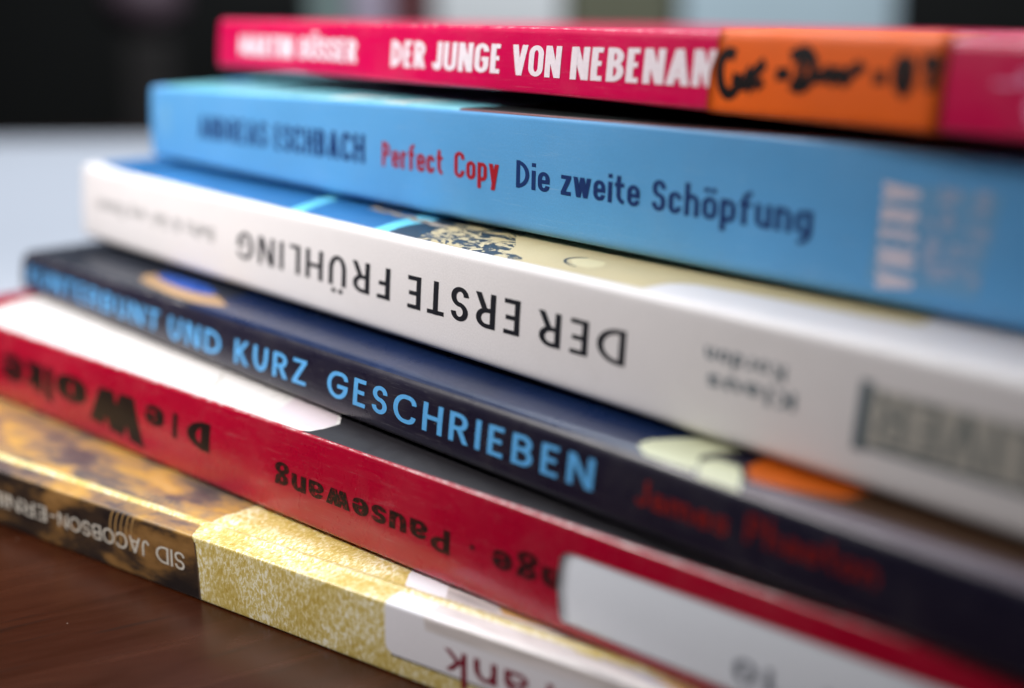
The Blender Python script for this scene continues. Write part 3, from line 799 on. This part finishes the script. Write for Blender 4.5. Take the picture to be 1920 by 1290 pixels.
# 5 blue book -------------------------------------------------------------------
blue = BK('paperback_book', 'thick light blue book with a red and dark blue title, second from the top', (-70.95, 265.58, 0), 39.89, 17.0, -32.57, .047, (.05, -.31, .20, .23), 193, 124, rt_=1.0, rb=1.8, bulge=.2, sag=.5)
blue.fit = ((0.96136, -0.098596, -0.000214), (0.00067, 1.55596), (0.00475, -1.38837))
m_blue = printed('sky_blue_card', (92, 160, 214), .36, .06, dust=.12, bump=.25, wear=.6)
m_teal = printed('teal_print', (112, 186, 200), .3, .12, dust=.1)
m_frst = printed('forest_dark_print', (20, 26, 26), .4, .4, dust=.4)
blue.cover(m_blue, page)
blue.patch('teal_cover_field', [(-.1, 8), (1.4, 5), (3, .6), (123, .6)], [(-.1, 101.2), (.6, 102), (2.2, 104.5), (4.2, 107.5), (6, 112), (123, 118)], m_teal, .010)
blue.patch('forest_cover_field', [(-.1, 101.2), (.6, 102), (2.2, 104.5), (4.2, 107.5), (6, 112), (123, 118)], [(-.1, 186.2), (123, 186.2)], m_frst, .010)
blue.patch('russet_line_print', [(-.15, 101.4), (.25, 101.9)], [(-.15, 186), (.25, 186)], ink('russet_ink', (104, 62, 62), .35), .020)
m_stre = printed('pale_streak', (190, 212, 210), .3, .15)
blue.patch('streak_print', [(.3, 66), (1.5, 67), (4, 71)], [(.3, 73), (1.5, 74), (4, 84)], m_stre, .020)
blue.patch('streak_print', [(.2, 82), (1.5, 83), (4, 88)], [(.2, 88), (1.5, 89), (4, 97)], m_stre, .020)
din = Font(stem=.172, bar=.135, w=.50, xh=.70, k1=1.05, k2=1.15, space=.085, gap=.28, lw=.9)
dinl = Font(stem=.172, bar=.135, w=.55, xh=.70, k1=1.05, k2=1.15, space=.10, gap=.3, lw=.9)
m_db = ink('dark_blue_ink', (24, 50, 104), .42)
m_rr = ink('brick_red_ink', (160, 26, 40), .42)
write(blue, 'author_lettering', [('ANDREAS', 21.4, 47.2, .385, .395, .675, .68), ('ESCHBACH', 50.0, 77.9, .39, .385, .672, .672)], Font(stem=.175, bar=.14, w=.5, k1=1.05, k2=1.15, space=.12, gap=.28), m_db)
write(blue, 'title_lettering', [('Perfect', 82.7, 98.3, .390, .393, .630, .628), ('Copy', 100.9, 110.9, .392, .393, .622, .622)], din, m_rr)
write(blue, 'subtitle_lettering', [('Die', 114.6, 121.4, .385, .384, .614, .612), ('zweite', 123.6, 137.8, .384, .380, .610, .606), ('Schöpfung', 139.8, 163.2, .375, .368, .600, .592)], dinl, m_db)
# publisher mark: letters turned to read down the spine, small emblem beside it
m_pw = ink('pale_pink_white_ink', (206, 200, 214), .45)
polys = []
f5 = Font(stem=.26, bar=.2, w=.62, k1=1.05, k2=1.5, space=.2)
Wt, stt = f5.layout('ARENA')
for q in stt:
    polys.append([(171.4 + 4.2 * gy, blue.wv(.77 - .66 * gx / Wt)) for gx, gy in q])
blue.shapes('publisher_mark', polys, m_pw, .03)
blue.patch('publisher_field', [(blue.wv(.10), 170.2), (blue.wv(.79), 171.6)], [(blue.wv(.15), 182.6), (blue.wv(.77), 184.2)], printed('publisher_field_blue', (108, 160, 202), .4, .12, dust=0), .015)
emb = []
rnd = random.Random(4)
for k in range(34):
    x = 176.3 + rnd.random() * 6.0; v = .18 + rnd.random() * .56; wd = .5 + rnd.random() * 1.1; hh = .02 + rnd.random() * .045
    emb.append([(x, blue.wv(v)), (x, blue.wv(v + hh)), (x + wd, blue.wv(v)), (x + wd, blue.wv(v + hh))])
blue.shapes('publisher_emblem', emb, ink('faint_pink_ink', (152, 170, 200), .45), .03)
sm = [[(5.5, blue.wv(.38 + .1 * i)), (5.5, blue.wv(.44 + .1 * i)), (8.6, blue.wv(.38 + .1 * i)), (8.6, blue.wv(.44 + .1 * i))] for i in range(4)]
blue.shapes('faint_mark', sm, ink('faint_blue_ink', (118, 176, 214), .45), .03)

# 6 pink book on top ------------------------------------------------------------
pink = BK('paperback_book', 'bright magenta-pink book with white capitals and orange tape, on top of the stack', (-57.42, 271.13, 0), 34.46, 9.00, -13.93, .122, (-.06, -.03, -.13, -.11), 212, 125, rt_=1.1, rb=.7, bulge=.15, rise=.0, fall=4.8, sag=1.3)
pink.fit = ((0.893055, -0.198643, -0.00026), (0, 2.0), (0.0, -1.2))
m_pink = printed('magenta_card', (208, 0, 78), .33, .08, coat=.1, dust=.15, wear=.6)
pink.cover(m_pink, page)
goth = Font(stem=.205, bar=.15, w=.55, k1=1.05, k2=1.15, space=.075, gap=.3)
m_ww = ink('white_ink', (238, 226, 234), .45)
write(pink, 'author_lettering', [('MARTIN', 12.2, 38.2, .285, .275, .685, .69), ('BÜSSER', 41.5, 64.6, .285, .285, .69, .695)], goth, m_ww)
write(pink, 'title_lettering', [('DER', 77.1, 88.3, .262, .272, .712, .710), ('JUNGE', 90.7, 110.2, .262, .276, .715, .720), ('VON', 112.9, 124.7, .272, .272, .720, .726),
                                 ('NEBENAN', 127.0, 155.2, .270, .300, .725, .762)], goth, m_ww)
cr = [(117.6, pink.wv(.83)), (117.75, pink.wv(.83)), (116.9, pink.wv(.6)), (117.0, pink.wv(.6))]
m_fp = ink('faint_rose_ink', (232, 150, 190), .45)
lg = []
for k in range(14):
    x = 190.5 + rnd.random() * 9; v = (.16 if k % 2 else .52) + rnd.random() * .2; wd = .8 + rnd.random() * 1.6; hh = .04 + rnd.random() * .1
    lg.append([(x, pink.wv(v)), (x + .3, pink.wv(v + hh)), (x + wd, pink.wv(v)), (x + wd + .3, pink.wv(v + hh))])
pink.shapes('publisher_mark', lg, m_fp, .03)
m_tape = printed('orange_tape', (236, 98, 8), .5, .10, dust=.0, bump=.4)
tp = pink.patch('spine_tape', [(-pink.H - 9, 153.6), (-pink.H, 154.3), (-pink.H * .5, 154.4), (-pink.H * .25, 155.2), (0, 155.0), (1.5, 154.2), (5, 153.4), (9, 153.0), (14, 153.4)],
                [(-pink.H - 9, 187.2), (0, 187.2), (14, 187.8)], m_tape, .04, .14)
hand = [[(158.38, 0.704), (157.12, 0.726), (156.21, 0.644), (156.11, 0.493), (156.69, 0.319), (157.72, 0.232), (158.78, 0.278), (159.27, 0.398), (158.17, 0.431)],
        [(159.13, 0.475), (159.68, 0.361), (160.59, 0.379), (160.81, 0.495), (161.22, 0.356), (161.66, 0.487), (162.64, 0.593), (163.23, 0.633)], [(162.28, 0.426), (162.95, 0.327)],
        [(165.0, 0.504), (167.1, 0.517)], [(178.6, .53), (180.2, .54)], [(168.64, 0.801), (168.68, 0.612), (168.48, 0.383)], [(166.94, 0.71), (168.91, 0.778), (170.27, 0.661), (170.28, 0.491), (168.81, 0.373), (167.32, 0.414)],
        [(170.36, 0.528), (171.7, 0.498), (172.52, 0.575), (173.28, 0.482), (173.99, 0.57), (174.88, 0.479), (175.56, 0.577), (176.59, 0.629), (176.89, 0.688)],
        [(182.37, 0.745), (181.66, 0.674), (181.68, 0.526), (182.55, 0.417), (183.1, 0.534), (182.95, 0.679), (182.18, 0.744)], [(184.28, 0.719), (186.02, 0.726), (185.64, 0.603), (185.59, 0.435)]]
hs = []
for line in hand:
    mmp = [(x, pink.wv(v)) for x, v in line]
    # smooth
    sm_ = []
    for i in range(len(mmp) - 1):
        a = mmp[max(0, i - 1)]; b = mmp[i]; c = mmp[i + 1]; d = mmp[min(len(mmp) - 1, i + 2)]
        for j in range(5):
            t_ = j / 5
            sm_.append(tuple(.5 * (2 * b[k] + (c[k] - a[k]) * t_ + (2 * a[k] - 5 * b[k] + 4 * c[k] - d[k]) * t_ ** 2 + (3 * b[k] - a[k] - 3 * c[k] + d[k]) * t_ ** 3) for k in (0, 1)))
    sm_.append(mmp[-1])
    hs.append(ribbon(sm_, 1.35, 1.35, 5))
pink.shapes('handwriting', hs, ink('black_marker', (18, 12, 14), .4), .22, tp)
